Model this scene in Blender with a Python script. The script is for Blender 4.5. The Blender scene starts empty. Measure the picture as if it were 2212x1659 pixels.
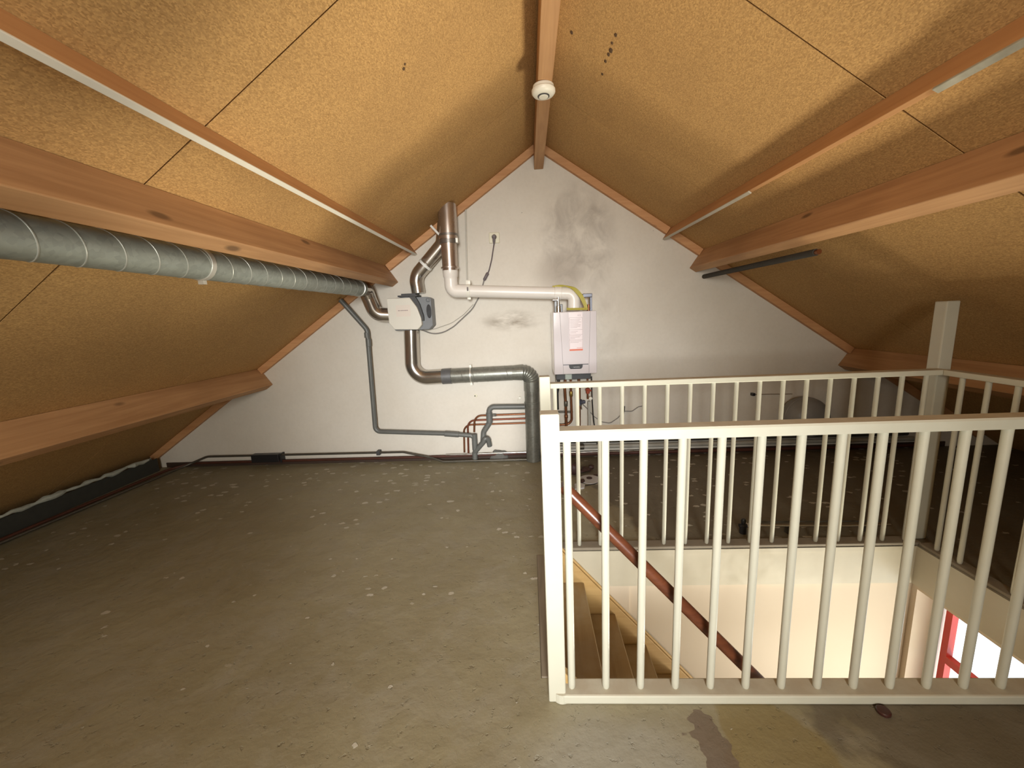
import bpy, bmesh, math, random
from mathutils import Vector, Matrix
random.seed(7)
S = bpy.context.scene
COL = S.collection
V = Vector

# ------------------------------------------------------------------ camera, world, light, exposure
FPX = 860.0                                   # focal length in pixels of the 2212 px wide frame
cam_d = bpy.data.cameras.new('camera')
cam = bpy.data.objects.new('camera', cam_d); COL.objects.link(cam)
cam_d.sensor_width = 36.0; cam_d.lens = FPX / 2212 * 36.0
cam_d.clip_start = 0.02; cam_d.clip_end = 100
_p, _y, _r = 0.1723, 0.0473, -0.0438          # pitch down, yaw left, roll
_f = V((-math.sin(_y)*math.cos(_p), math.cos(_y)*math.cos(_p), -math.sin(_p)))
_rt = V((math.cos(_y), math.sin(_y), 0)); _up = _rt.cross(_f)
_r2 = math.cos(_r)*_rt + math.sin(_r)*_up; _u2 = -math.sin(_r)*_rt + math.cos(_r)*_up
m = Matrix((_r2, _u2, -_f)).transposed().to_4x4(); m.translation = V((0, 0, 1.4))
cam.matrix_world = m
S.camera = cam

w = bpy.data.worlds.new('sky'); S.world = w; w.use_nodes = True
bg = w.node_tree.nodes['Background']
bg.inputs[0].default_value = (0.86, 0.93, 1.0, 1); bg.inputs[1].default_value = 2.2

def area(name, loc, direction, sx, sy, power, col, spread=180):
    d = bpy.data.lights.new(name, 'AREA'); d.shape = 'RECTANGLE'; d.size = sx; d.size_y = sy
    d.energy = power; d.color = col; d.spread = math.radians(spread)
    o = bpy.data.objects.new(name, d); COL.objects.link(o); o.location = loc
    o.rotation_euler = V(direction).to_track_quat('-Z', 'Y').to_euler()
    return o
# daylight through the window of the storey below (right of the stairs) and through the rear gable window
area('stair_window_ground_light', (2.46, 1.48, -1.90), (-0.55, 0.02, 1), 0.80, 0.95, 39, (1.0, 0.89, 0.70), 80)
area('gable_window_daylight', (0.04, -2.12, 1.60), (-0.06, 1, -0.19), 0.60, 1.00, 14, (0.95, 0.98, 1.0), 44)
area('gable_window_skylight', (0.10, -2.13, 1.60), (-0.08, 1, 0.04), 0.78, 1.00, 78, (1.0, 0.97, 0.88), 170)
S.view_settings.view_transform = 'Standard'; S.view_settings.look = 'None'
S.view_settings.exposure = 0.25; S.view_settings.gamma = 1.0; S.view_settings.use_curve_mapping = False

# ------------------------------------------------------------------ materials
class NT:
    def __init__(s, name):
        s.m = bpy.data.materials.new(name); s.m.use_nodes = True
        s.t = s.m.node_tree; s.n = s.t.nodes; s.l = s.t.links
        s.b = s.n['Principled BSDF']; s._oc = None
    def add(s, typ, **kw):
        n = s.n.new(typ)
        for k, v in kw.items(): setattr(n, k, v)
        return n
    def put(s, sock, val):
        if hasattr(val, 'is_linked') or isinstance(val, bpy.types.NodeSocket): s.l.new(val, sock)
        elif isinstance(val, (tuple, list)): sock.default_value = tuple(val) + ((1,) if len(val) == 3 and sock.type == 'RGBA' else ())
        else: sock.default_value = val
    def oc(s):
        if s._oc is None: s._oc = s.add('ShaderNodeTexCoord').outputs['Object']
        return s._oc
    def map(s, scale, loc=(0, 0, 0)):
        n = s.add('ShaderNodeMapping'); s.l.new(s.oc(), n.inputs[0])
        n.inputs['Scale'].default_value = scale; n.inputs['Location'].default_value = loc
        return n.outputs[0]
    def noise(s, scale=5, detail=3, rough=0.55, vec=None, dist=0):
        n = s.add('ShaderNodeTexNoise'); s.l.new(vec or s.oc(), n.inputs['Vector'])
        n.inputs['Scale'].default_value = scale; n.inputs['Detail'].default_value = detail
        n.inputs['Roughness'].default_value = rough; n.inputs['Distortion'].default_value = dist
        return n.outputs['Fac']
    def vor(s, scale, vec=None, rnd=1.0, feature='F1'):
        n = s.add('ShaderNodeTexVoronoi', feature=feature); s.l.new(vec or s.oc(), n.inputs['Vector'])
        n.inputs['Scale'].default_value = scale; n.inputs['Randomness'].default_value = rnd
        return n
    def rng(s, val, a, b, c=0.0, d=1.0, smooth=False):
        n = s.add('ShaderNodeMapRange'); n.clamp = True
        if smooth: n.interpolation_type = 'SMOOTHSTEP'
        s.put(n.inputs[0], val)
        for i, x in enumerate((a, b, c, d)): n.inputs[i+1].default_value = x
        return n.outputs[0]
    def math(s, op, a, b=0.0):
        n = s.add('ShaderNodeMath', operation=op); s.put(n.inputs[0], a); s.put(n.inputs[1], b); return n.outputs[0]
    def mix(s, fac, a, b, blend='MIX'):
        n = s.add('ShaderNodeMix', data_type='RGBA', blend_type=blend)
        s.put(n.inputs[0], fac); s.put(n.inputs[6], a); s.put(n.inputs[7], b); return n.outputs[2]
    def blob(s, c, r, edge=0.6):
        """soft ellipsoid mask in object space"""
        n = s.add('ShaderNodeVectorMath', operation='SUBTRACT'); s.l.new(s.oc(), n.inputs[0]); n.inputs[1].default_value = c
        k = s.add('ShaderNodeVectorMath', operation='DIVIDE'); s.l.new(n.outputs[0], k.inputs[0]); k.inputs[1].default_value = r
        g = s.add('ShaderNodeVectorMath', operation='LENGTH'); s.l.new(k.outputs[0], g.inputs[0])
        return s.rng(g.outputs['Value'], 1.0, 1.0-edge, 0, 1, True)
    def bump(s, h, strength=0.3, dist=0.01):
        n = s.add('ShaderNodeBump'); n.inputs['Strength'].default_value = strength; n.inputs['Distance'].default_value = dist
        s.l.new(h, n.inputs['Height']); s.l.new(n.outputs[0], s.b.inputs['Normal'])
    def set(s, col=None, rough=None, metal=None, spec=None, coat=None):
        if col is not None: s.put(s.b.inputs['Base Color'], col)
        if rough is not None: s.put(s.b.inputs['Roughness'], rough)
        if metal is not None: s.b.inputs['Metallic'].default_value = metal
        if spec is not None: s.b.inputs['Specular IOR Level'].default_value = spec
        if coat is not None: s.b.inputs['Coat Weight'].default_value = coat
        return s.m

def plain(name, col, rough=0.5, metal=0.0, var=0.12, scale=30, bump=0.0, coat=None):
    """paint, plastic or metal with slight procedural variation"""
    t = NT(name); n = t.noise(scale, 3)
    d = tuple(max(0, c*(1-var)) for c in col); e = tuple(min(1, c*(1+var)) for c in col)
    t.set(t.mix(n, d, e), t.rng(t.noise(scale*0.5, 2), 0.3, 0.7, max(0.02, rough-0.06), min(1, rough+0.06)), metal, coat=coat)
    if bump: t.bump(n, bump, 0.004)
    return t.m

def wood(name, light, dark, axis=1, knots=True, rough=0.65, gs=1.0):
    t = NT(name); sc = [22*gs, 22*gs, 22*gs]; sc[axis] = 1.1*gs
    n = t.noise(1.0, 5, 0.6, t.map(tuple(sc)), 0.6)
    col = t.mix(t.rng(n, 0.32, 0.68), dark, light)
    big = t.noise(2.2, 2)
    col = t.mix(t.rng(big, 0.35, 0.7, 0, 0.35), col, tuple(c*0.72 for c in dark))
    if knots:
        ks = [7.0, 7.0, 7.0]; ks[axis] = 2.6
        v = t.vor(1.0, t.map(tuple(ks))).outputs['Distance']
        col = t.mix(t.rng(v, 0.14, 0.07, 0, 0.8), col, tuple(c*0.33 for c in dark))
    t.set(col, rough); t.bump(n, 0.12, 0.003); return t.m

def chipboard():
    t = NT('chipboard')
    flake = t.vor(270, t.map((1, 0.6, 1))).outputs['Color']
    bw = t.add('ShaderNodeRGBToBW'); t.l.new(flake, bw.inputs[0])
    n2 = t.noise(120, 3, 0.7)
    col = t.mix(t.rng(bw.outputs[0], 0.2, 0.8), (0.39, 0.225, 0.085), (0.62, 0.38, 0.152))
    col = t.mix(t.rng(n2, 0.42, 0.62, 0, 0.55), col, (0.46, 0.28, 0.115))
    spot = t.noise(55, 3, 0.7)
    col = t.mix(t.rng(spot, 0.66, 0.74, 0, 0.55), col, (0.20, 0.105, 0.04))
    cloud = t.noise(2.3, 4, 0.6)
    col = t.mix(t.rng(cloud, 0.45, 0.75, 0, 0.22), col, (0.28, 0.165, 0.075))
    t.set(col, 0.85, spec=0.2); return t.m

def plaster():
    t = NT('plaster_gable')
    base = t.mix(t.rng(t.noise(1.6, 4), 0.35, 0.7), (0.67, 0.62, 0.535), (0.73, 0.685, 0.605))
    base = t.mix(t.rng(t.noise(45, 2), 0.4, 0.7, 0, 0.10), base, (0.5, 0.45, 0.38))
    smear = t.noise(4.2, 5, 0.62, t.map((1.3, 1, 1.0)), 0.6)
    soot = t.math('MULTIPLY', t.blob((0.47, 3.767, 2.02), (0.40, 1, 0.60), 0.5), t.rng(smear, 0.36, 0.66))
    base = t.mix(t.math('MULTIPLY', soot, 0.60), base, (0.30, 0.26, 0.225))
    s2 = t.math('MULTIPLY', t.blob((0.32, 3.767, 1.75), (0.34, 1, 0.26), 0.7), 0.45)
    base = t.mix(s2, base, (0.36, 0.31, 0.26))
    n3 = t.noise(5, 4, 0.6, t.map((0.8, 1, 2.2)))
    s3 = t.math('MULTIPLY', t.blob((-0.16, 3.767, 1.345), (0.36, 1, 0.12), 0.8), t.rng(n3, 0.38, 0.62))
    base = t.mix(t.math('MULTIPLY', s3, 0.7), base, (0.20, 0.155, 0.105))
    s4 = t.math('MULTIPLY', t.blob((0.72, 3.767, 1.2), (0.24, 1, 0.6), 0.7), t.rng(smear, 0.4, 0.7, 0, 0.3))
    base = t.mix(s4, base, (0.33, 0.28, 0.23))
    dots = t.vor(2.3).outputs['Distance']
    base = t.mix(t.rng(dots, 0.022, 0.014, 0, 0.8), base, (0.14, 0.11, 0.08))
    t.set(base, 0.85, spec=0.25); t.bump(t.noise(60, 3), 0.10, 0.003); return t.m

def concrete():
    t = NT('screed')
    big = t.noise(1.1, 4, 0.6); mid = t.noise(5.0, 4, 0.6, None, 0.8)
    col = t.mix(t.rng(big, 0.35, 0.68), (0.235, 0.20, 0.118), (0.31, 0.275, 0.175))
    col = t.mix(t.rng(mid, 0.45, 0.75, 0, 0.45), col, (0.31, 0.285, 0.23))
    # levelling compound, worn patch and yellowed area by the near rail
    n = t.noise(6, 3, 0.5)
    def poly(cx, cy, rx, ry, e): 
        return t.rng(t.math('ADD', t.blob((cx, cy, 0), (rx, ry, 1), e), t.math('MULTIPLY', t.math('SUBTRACT', n, 0.5), 0.8)), 0.25, 0.32)
    soft = t.math('ADD', t.blob((0.24, 0.95, 0), (0.50, 0.40, 1), 0.95), t.math('MULTIPLY', t.math('SUBTRACT', n, 0.5), 0.6))
    col = t.mix(t.rng(soft, 0.05, 0.75, 0, 0.85, True), col, (0.33, 0.315, 0.26))
    col = t.mix(t.math('MULTIPLY', poly(0.74, 0.98, 0.25, 0.42, 0.9), 0.75), col, (0.23, 0.175, 0.07))
    wv = t.noise(9, 2, 0.5, t.map((1, 2.2, 1)))
    inside = t.rng(t.blob((0.555, 1.08, 0), (0.10, 0.19, 1), 0.3), 0.0, 0.1)
    patch = t.rng(t.math('ADD', t.blob((0.555, 1.08, 0), (0.075, 0.17, 1), 0.75), t.math('MULTIPLY', t.math('SUBTRACT', wv, 0.5), 2.2)), 0.34, 0.38)
    col = t.mix(t.math('MULTIPLY', t.math('MULTIPLY', patch, inside), 0.85), col, (0.155, 0.115, 0.085))
    # darker floor tone on the right half, from a slanting ragged edge
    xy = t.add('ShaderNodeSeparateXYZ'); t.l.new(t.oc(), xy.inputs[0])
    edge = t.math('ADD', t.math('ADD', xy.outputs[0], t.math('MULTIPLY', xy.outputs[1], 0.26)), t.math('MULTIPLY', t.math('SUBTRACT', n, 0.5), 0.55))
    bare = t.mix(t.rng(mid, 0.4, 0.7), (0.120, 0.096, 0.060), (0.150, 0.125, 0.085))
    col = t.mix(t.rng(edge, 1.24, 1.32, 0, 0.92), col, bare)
    # pale mortar chips, denser towards the gable wall
    pit0 = t.noise(26, 3, 0.6)
    v = t.vor(16, t.map((0.8, 1.2, 1))); dens = t.noise(2.0, 2)
    y = t.add('ShaderNodeSeparateXYZ'); t.l.new(t.oc(), y.inputs[0])
    lim = t.math('ADD', t.rng(y.outputs[1], 0.8, 3.4, 0.06, 0.36), t.rng(dens, 0.40, 0.62, -0.14, 0.06))
    chip = t.rng(t.math('SUBTRACT', lim, t.math('ADD', v.outputs['Distance'], t.math('MULTIPLY', t.math('SUBTRACT', pit0, 0.5), 0.9))), 0.0, 0.04)
    cb = t.add('ShaderNodeRGBToBW'); t.l.new(v.outputs['Color'], cb.inputs[0])
    chip = t.math('MULTIPLY', chip, t.rng(cb.outputs[0], 0.62, 0.72))
    col = t.mix(t.math('MULTIPLY', chip, 0.70), col, (0.56, 0.52, 0.43))
    pit = t.noise(30, 5, 0.65)
    col = t.mix(t.rng(pit, 0.68, 0.76, 0, 0.35), col, (0.15, 0.12, 0.08))
    t.set(col, t.rng(mid, 0.3, 0.7, 0.50, 0.68), spec=0.45)
    h = t.math('ADD', t.math('MULTIPLY', t.noise(8, 7, 0.6), 1.0), t.math('MULTIPLY', chip, 0.25))
    h = t.math('SUBTRACT', h, t.rng(pit, 0.6, 0.75, 0, 0.5))
    t.bump(h, 0.65, 0.014); return t.m

def galv(name, col=(0.37, 0.41, 0.38), rough=0.45):
    t = NT(name); v = t.vor(60).outputs['Color']
    bw = t.add('ShaderNodeRGBToBW'); t.l.new(v, bw.inputs[0])
    n = t.noise(4, 4)
    c = t.mix(t.rng(bw.outputs[0], 0.2, 0.8), tuple(x*0.88 for x in col), tuple(x*1.08 for x in col))
    c = t.mix(t.rng(n, 0.4, 0.7, 0, 0.35), c, (0.30, 0.31, 0.27))
    t.set(c, t.rng(n, 0.3, 0.7, rough-0.06, rough+0.10), 0.55); return t.m

def glass_mat():
    t = NT('window_glass'); t.n.remove(t.b)
    tr = t.add('ShaderNodeBsdfTransparent'); tr.inputs[0].default_value = (0.95, 0.97, 0.97, 1)
    gl = t.add('ShaderNodeBsdfGlossy'); gl.inputs['Roughness'].default_value = 0.02
    mx = t.add('ShaderNodeMixShader'); mx.inputs[0].default_value = 0.05; t.l.new(tr.outputs[0], mx.inputs[1]); t.l.new(gl.outputs[0], mx.inputs[2])
    t.l.new(mx.outputs[0], t.n['Material Output'].inputs[0]); return t.m

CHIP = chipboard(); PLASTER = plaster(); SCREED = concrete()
PINE = wood('pine_beam', (0.60, 0.345, 0.163), (0.41, 0.212, 0.090))
PINE_LATH = wood('pine_lath', (0.63, 0.34, 0.145), (0.50, 0.245, 0.095))
PINE_RAKE = wood('pine_rake', (0.66, 0.36, 0.165), (0.52, 0.25, 0.10), axis=0)
STAIRWOOD = wood('stair_wood', (0.56, 0.375, 0.155), (0.45, 0.28, 0.10), axis=0, knots=False)
def tread_mat():
    t = NT('dusty_tread'); n = t.noise(1, 4, 0.6, t.map((18, 1.3, 18)), 0.5)
    c = t.mix(t.rng(n, 0.35, 0.65), (0.24, 0.15, 0.055), (0.31, 0.205, 0.085))
    c = t.mix(t.rng(t.noise(4, 4, 0.6), 0.45, 0.68, 0, 0.65), c, (0.37, 0.30, 0.20))
    t.set(c, 0.6); return t.m
TREAD = tread_mat()
NOSING = wood('worn_nosing', (0.33, 0.275, 0.20), (0.17, 0.135, 0.095), knots=False)
MAHOG = wood('mahogany_varnish', (0.165, 0.052, 0.021), (0.080, 0.022, 0.010), axis=0, knots=False, rough=0.28, gs=1.6)
def rail_paint():
    t = NT('cream_paint'); n = t.noise(6, 4, 0.6)
    c = t.mix(t.rng(n, 0.4, 0.75, 0, 0.6), (0.565, 0.55, 0.45), (0.51, 0.49, 0.39))
    g = t.add('ShaderNodeNewGeometry'); sx = t.add('ShaderNodeSeparateXYZ'); t.l.new(g.outputs['True Normal'], sx.inputs[0])
    up = t.math('MULTIPLY', t.rng(sx.outputs[2], 0.8, 0.98), t.rng(t.noise(14, 4), 0.3, 0.6, 0.35, 0.75))
    c = t.mix(up, c, (0.40, 0.33, 0.235))         # dust lying on the level tops
    t.set(c, t.rng(up, 0, 0.6, 0.30, 0.7)); t.bump(t.noise(90, 2), 0.04, 0.001); return t.m
CREAM = rail_paint()
WHITE_TRIM = plain('white_trim_paint', (0.50, 0.46, 0.36), 0.35, var=0.03)
LOWER = plain('lower_wall_paint', (0.57, 0.485, 0.38), 0.8, var=0.03, scale=3)
GALV = galv('galvanised_spiral')
GALV_DK = galv('galvanised_dull', (0.235, 0.235, 0.205), 0.34)
STEEL = plain('stainless', (0.50, 0.47, 0.43), 0.19, 0.92, 0.06, 8)
STEEL_FLUE = plain('stainless_flue', (0.56, 0.49, 0.44), 0.27, 0.9, 0.06, 8)
CHROME = plain('bright_metal', (0.75, 0.76, 0.74), 0.22, 1.0, 0.05)
ZINC = plain('zinc_clip', (0.72, 0.71, 0.65), 0.35, 0.7, 0.1)
WHITE_TAPE = plain('white_band', (0.82, 0.82, 0.78), 0.5, var=0.04)
PVC_W = plain('white_pvc', (0.80, 0.755, 0.69), 0.32, var=0.04, scale=6)
PVC_G = plain('grey_pvc', (0.125, 0.128, 0.118), 0.42, var=0.18, scale=12)
COPPER = plain('aged_copper', (0.22, 0.088, 0.040), 0.36, 0.75, 0.3, 18)
RUST = plain('red_brown_pipe', (0.075, 0.024, 0.014), 0.5, 0.1, 0.3, 12)
DARKPIPE = plain('dark_steel_pipe', (0.115, 0.105, 0.085), 0.4, 0.6, 0.25, 20)
BOILER = plain('boiler_enamel', (0.66, 0.61, 0.62), 0.12, var=0.02, scale=4, coat=0.4)
SEAM = plain('seam_grey', (0.38, 0.35, 0.34), 0.5)
BLACK = plain('black_plastic', (0.018, 0.018, 0.020), 0.35)
DKGREY = plain('dark_grey_plastic', (0.055, 0.055, 0.057), 0.55)
FANGREY = plain('fan_grey_plastic', (0.195, 0.205, 0.215), 0.5, var=0.08)
FANWHITE = plain('fan_white_cover', (0.72, 0.69, 0.605), 0.45, var=0.03, scale=8)
PAPER = plain('paper_label', (0.74, 0.66, 0.58), 0.6, var=0.03)
STICKER = plain('pink_sticker', (0.70, 0.60, 0.60), 0.35, var=0.03)
INK = plain('print_grey', (0.30, 0.22, 0.22), 0.6)
ORANGE = plain('orange_print', (0.60, 0.115, 0.045), 0.5)
YELLOW = plain('yellow_tube', (0.48, 0.42, 0.085), 0.4, var=0.15)
CABLE = plain('grey_cable', (0.22, 0.205, 0.19), 0.5)
CABLE_W = plain('pale_cable', (0.45, 0.42, 0.36), 0.5)
PLUG = plain('plug_mauve_grey', (0.135, 0.11, 0.115), 0.45)
IVORY = plain('ivory_plastic', (0.70, 0.66, 0.50), 0.4, var=0.04)
WHITEPL = plain('white_plastic', (0.80, 0.775, 0.68), 0.4, var=0.03)
RED = plain('red_paint', (0.55, 0.045, 0.03), 0.35, var=0.05)
REDV = plain('red_valve', (0.36, 0.065, 0.03), 0.4)
FOAM = plain('foam_seal', (0.42, 0.44, 0.38), 0.9, var=0.3, scale=40, bump=0.6)
KNEE = plain('dark_edge_board', (0.035, 0.035, 0.028), 0.8, var=0.3)
INSUL = plain('dark_insulation', (0.050, 0.046, 0.038), 0.85, var=0.3, scale=60, bump=0.3)
BROWN = plain('brown_plastic', (0.050, 0.016, 0.012), 0.35, var=0.2)
BARK = plain('dark_brown_bits', (0.045, 0.018, 0.014), 0.6, var=0.3)
VESSEL = plain('vessel_grey', (0.24, 0.235, 0.225), 0.4, var=0.1)
CURT = plain('white_reveal', (0.85, 0.84, 0.80), 0.6, var=0.02)
ROOFDARK = plain('roof_backing', (0.05, 0.03, 0.015), 0.9)
MORTAR = plain('grey_mortar', (0.13, 0.125, 0.112), 0.9, var=0.25, scale=40, bump=0.5)
GLASS = glass_mat()

# ------------------------------------------------------------------ geometry helpers
WORLD = {}
def tag(o, label=None, cat=None, group=None, kind=None):
    if label: o['label'] = label
    if cat: o['category'] = cat
    if group: o['group'] = group
    if kind: o['kind'] = kind
    return o

def thing(name, label, cat, loc, group=None):
    o = bpy.data.objects.new(name, None); COL.objects.link(o); o.location = loc; o.empty_display_size = 0.05
    WORLD[o.name] = V(loc); return tag(o, label, cat, group)

def obj(name, bm, mat, parent=None, smooth=False, keep=False, origin=None):
    """link a bmesh (built in world coordinates) as one mesh object"""
    if isinstance(bm, (list, tuple)):
        r = bmesh.new(); tmp = bpy.data.meshes.new('tmp')
        for b in bm: b.to_mesh(tmp); r.from_mesh(tmp); b.free()
        bpy.data.meshes.remove(tmp); bm = r
    bmesh.ops.recalc_face_normals(bm, faces=bm.faces)
    if keep: c = V((0, 0, 0))
    elif origin is not None: c = V(origin)
    else:
        xs = [v.co for v in bm.verts]
        lo = V([min(p[i] for p in xs) for i in range(3)]); hi = V([max(p[i] for p in xs) for i in range(3)])
        c = (lo+hi)/2
        if parent is None: c.z = lo.z
    if not keep: bmesh.ops.translate(bm, verts=bm.verts, vec=-c)
    me = bpy.data.meshes.new(name); bm.to_mesh(me); bm.free()
    me.materials.append(mat)
    if smooth:
        me.polygons.foreach_set('use_smooth', [True]*len(me.polygons))
        try: me.set_sharp_from_angle(angle=math.radians(40))
        except Exception: pass
    o = bpy.data.objects.new(name, me); COL.objects.link(o)
    WORLD[o.name] = c
    if parent is not None:
        o.parent = parent; o.location = c - WORLD[parent.name]
    else: o.location = c
    return o

def box(x0, x1, y0, y1, z0, z1, bev=0.0, seg=2):
    bm = bmesh.new(); bmesh.ops.create_cube(bm, size=1)
    for v in bm.verts:
        v.co = V((x0 + (v.co.x+.5)*(x1-x0), y0 + (v.co.y+.5)*(y1-y0), z0 + (v.co.z+.5)*(z1-z0)))
    if bev: bmesh.ops.bevel(bm, geom=bm.edges[:], offset=bev, segments=seg, affect='EDGES', profile=0.5)
    return bm

def prism(poly, axis, a, b, bev=0.0):
    """extrude a 2-D polygon: axis 'y' -> poly is (x,z); 'x' -> (y,z); 'z' -> (x,y)"""
    f = {'y': lambda p, t: (p[0], t, p[1]), 'x': lambda p, t: (t, p[0], p[1]), 'z': lambda p, t: (p[0], p[1], t)}[axis]
    bm = bmesh.new()
    A = [bm.verts.new(f(p, a)) for p in poly]; B = [bm.verts.new(f(p, b)) for p in poly]
    bm.faces.new(A); bm.faces.new(B[::-1]); n = len(poly)
    for i in range(n): bm.faces.new((A[i], B[i], B[(i+1) % n], A[(i+1) % n]))
    if bev: bmesh.ops.bevel(bm, geom=bm.edges[:], offset=bev, segments=2, affect='EDGES', profile=0.5)
    return bm

def fillet(pts, r, n=8):
    pts = [V(p) for p in pts]; out = [pts[0]]
    rs = r if isinstance(r, (list, tuple)) else [r]*len(pts)
    for i in range(1, len(pts)-1):
        p, a, b = pts[i], pts[i-1], pts[i+1]
        d1, d2 = (a-p), (b-p); l1, l2 = d1.length, d2.length; d1.normalize(); d2.normalize()
        ang = d1.angle(d2)
        if rs[i] <= 0 or ang > 3.1: out.append(p); continue
        t = min(rs[i]/math.tan(ang/2), l1*0.49, l2*0.49); q = t*math.tan(ang/2)
        c = p + (d1+d2).normalized()*(q/math.sin(ang/2))
        s, e = p+d1*t-c, p+d2*t-c; tot = s.angle(e); ax = s.cross(e).normalized()
        for k in range(n+1): out.append(c + Matrix.Rotation(tot*k/n, 3, ax) @ s)
    out.append(pts[-1]); return out

def tube(pts, r, seg=14, caps=True, rad=None):
    """sweep a circle along points; rad = optional per-point radii"""
    pts = [V(p) for p in pts]; q = [pts[0]]; rr = [rad[0] if rad else r]
    for i, p in enumerate(pts[1:], 1):
        if (p-q[-1]).length > 1e-6 or rad: q.append(p); rr.append(rad[i] if rad else r)
    pts = q; bm = bmesh.new(); rings = []; n = len(pts)
    def tan(i):
        a = pts[max(0, i-1)]; b = pts[min(n-1, i+1)]
        d = b-a
        return d.normalized() if d.length > 1e-9 else V((0, 0, 1))
    t0 = tan(0); ref = V((0, 0, 1)) if abs(t0.z) < 0.9 else V((1, 0, 0)); u = t0.cross(ref).normalized()
    for i in range(n):
        t = tan(i); u = (u - t*u.dot(t)).normalized(); v = t.cross(u)
        rings.append([bm.verts.new(pts[i] + (u*math.cos(2*math.pi*k/seg) + v*math.sin(2*math.pi*k/seg))*rr[i]) for k in range(seg)])
    for a, b in zip(rings, rings[1:]):
        for k in range(seg): bm.faces.new((a[k], a[(k+1) % seg], b[(k+1) % seg], b[k]))
    if caps: bm.faces.new(rings[0][::-1]); bm.faces.new(rings[-1])
    return bm

def lathe(c, axis, prof, seg=28):
    """revolve (distance along axis, radius) profile"""
    a = V(axis).normalized()
    pts = [V(c)+a*d for d, _ in prof]
    ref = V((0, 0, 1)) if abs(a.z) < 0.9 else V((1, 0, 0)); u = a.cross(ref).normalized(); v = a.cross(u)
    bm = bmesh.new(); rings = []
    for p, (_, r) in zip(pts, prof):
        rings.append([bm.verts.new(p + (u*math.cos(2*math.pi*k/seg)+v*math.sin(2*math.pi*k/seg))*max(r, 1e-4)) for k in range(seg)])
    for A, B in zip(rings, rings[1:]):
        for k in range(seg): bm.faces.new((A[k], A[(k+1) % seg], B[(k+1) % seg], B[k]))
    bm.faces.new(rings[0][::-1]); bm.faces.new(rings[-1]); return bm

def helix(a, b, r, pitch, wire, seg=5, step=20):
    """raised lock seam of a spiral duct between a and b"""
    a, b = V(a), V(b); d = (b-a); L = d.length; d.normalize()
    ref = V((0, 0, 1)) if abs(d.z) < 0.9 else V((1, 0, 0)); u = d.cross(ref).normalized(); v = d.cross(u)
    n = max(8, int(L/pitch*step)); pts = []
    for i in range(n+1):
        t = L*i/n; an = 2*math.pi*t/pitch
        pts.append(a + d*t + (u*math.cos(an)+v*math.sin(an))*r)
    return tube(pts, wire, seg)

def dup(o, loc, parent=None):
    c = o.copy(); COL.objects.link(c)
    if parent is not None: c.parent = parent; WORLD[c.name] = V(loc); c.location = V(loc)-WORLD[parent.name]
    else: c.location = loc; WORLD[c.name] = V(loc)
    return c

# ------------------------------------------------------------------ the room shell
D = 3.767; YB = -2.15; XR = 0.1373; ZC = 2.860       # gable wall, rear wall, ridge, ceiling apex
TAN = 0.674; AL = math.atan(TAN); CA, SA = math.cos(AL), math.sin(AL)
def P(s, d, h): return (XR + s*(d*CA - h*SA), ZC - d*SA - h*CA)      # roof frame -> (x, z)
XE0, XE1, YO0, YO1 = 0.0, 2.19, 1.262, 2.19          # stair opening
EL, ER = -4.10, 4.38
def struct(name, bm, mat, keep=True): return tag(obj(name, bm, mat, keep=keep), kind='structure')

fl = [box(EL-.15, XE0, YB-.2, D+.2, -.22, 0), box(XE1, ER+.15, YB-.2, D+.2, -.22, 0),
      box(XE0, XE1, YB-.2, YO0, -.22, 0), box(XE0, .056, YO0, 1.334, -.22, 0), box(XE0, .056, 2.136, YO1, -.22, 0), box(XE0, .056, 1.334, 2.136, -.22, -.031), box(XE0, XE1, YO1, D+.2, -.22, 0)]
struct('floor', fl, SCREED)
def gable(y0, y1, hole=None):
    zt = ZC+0.02
    zl = ZC - TAN*(XR-EL); zr_ = ZC - TAN*(ER-XR)
    if hole is None: return prism([(EL, -.02), (ER, -.02), (ER, max(0, zr_)+.03), (XR, zt), (EL, max(0, zl)+.03)], 'y', y0, y1)
    hx0, hx1, hz0, hz1 = hole
    roof = lambda x: ZC + 0.02 - TAN*abs(x-XR)
    return [prism([(EL, -.02), (hx0, -.02), (hx0, roof(hx0)), (EL, max(0, zl)+.03)], 'y', y0, y1),
            prism([(hx1, -.02), (ER, -.02), (ER, max(0, zr_)+.03), (hx1, roof(hx1))], 'y', y0, y1),
            prism([(hx0, -.02), (hx1, -.02), (hx1, hz0), (hx0, hz0)], 'y', y0, y1),
            prism([(hx0, hz1), (hx1, hz1), (hx1, roof(hx1)), (XR, zt), (hx0, roof(hx0))], 'y', y0, y1)]
struct('wall_back', gable(D, D+.2), PLASTER)
WIN = (-0.34, 0.54, 1.05, 2.15)
struct('wall_rear', gable(YB-.2, YB, WIN), PLASTER)
# added unseen wall behind the camera, keeps the window's light off the right half
PX0 = 0.75; roofz = lambda x: ZC + .03 - TAN*abs(x-XR)
struct('wall_added_blocker', prism([(PX0, -.01), (ER, -.01), (ER, max(.03, roofz(ER))), (PX0, roofz(PX0))], 'y', -1.06, -.96), PLASTER)
SKIRT = plain('dark_skirting', (0.050, 0.028, 0.018), 0.7, var=0.3, scale=9)
tag(obj('baseboard_back', box(EL+.32, ER-.5, D-.012, D-.0005, .0, .05, .003), SKIRT, keep=True), kind='structure')
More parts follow.
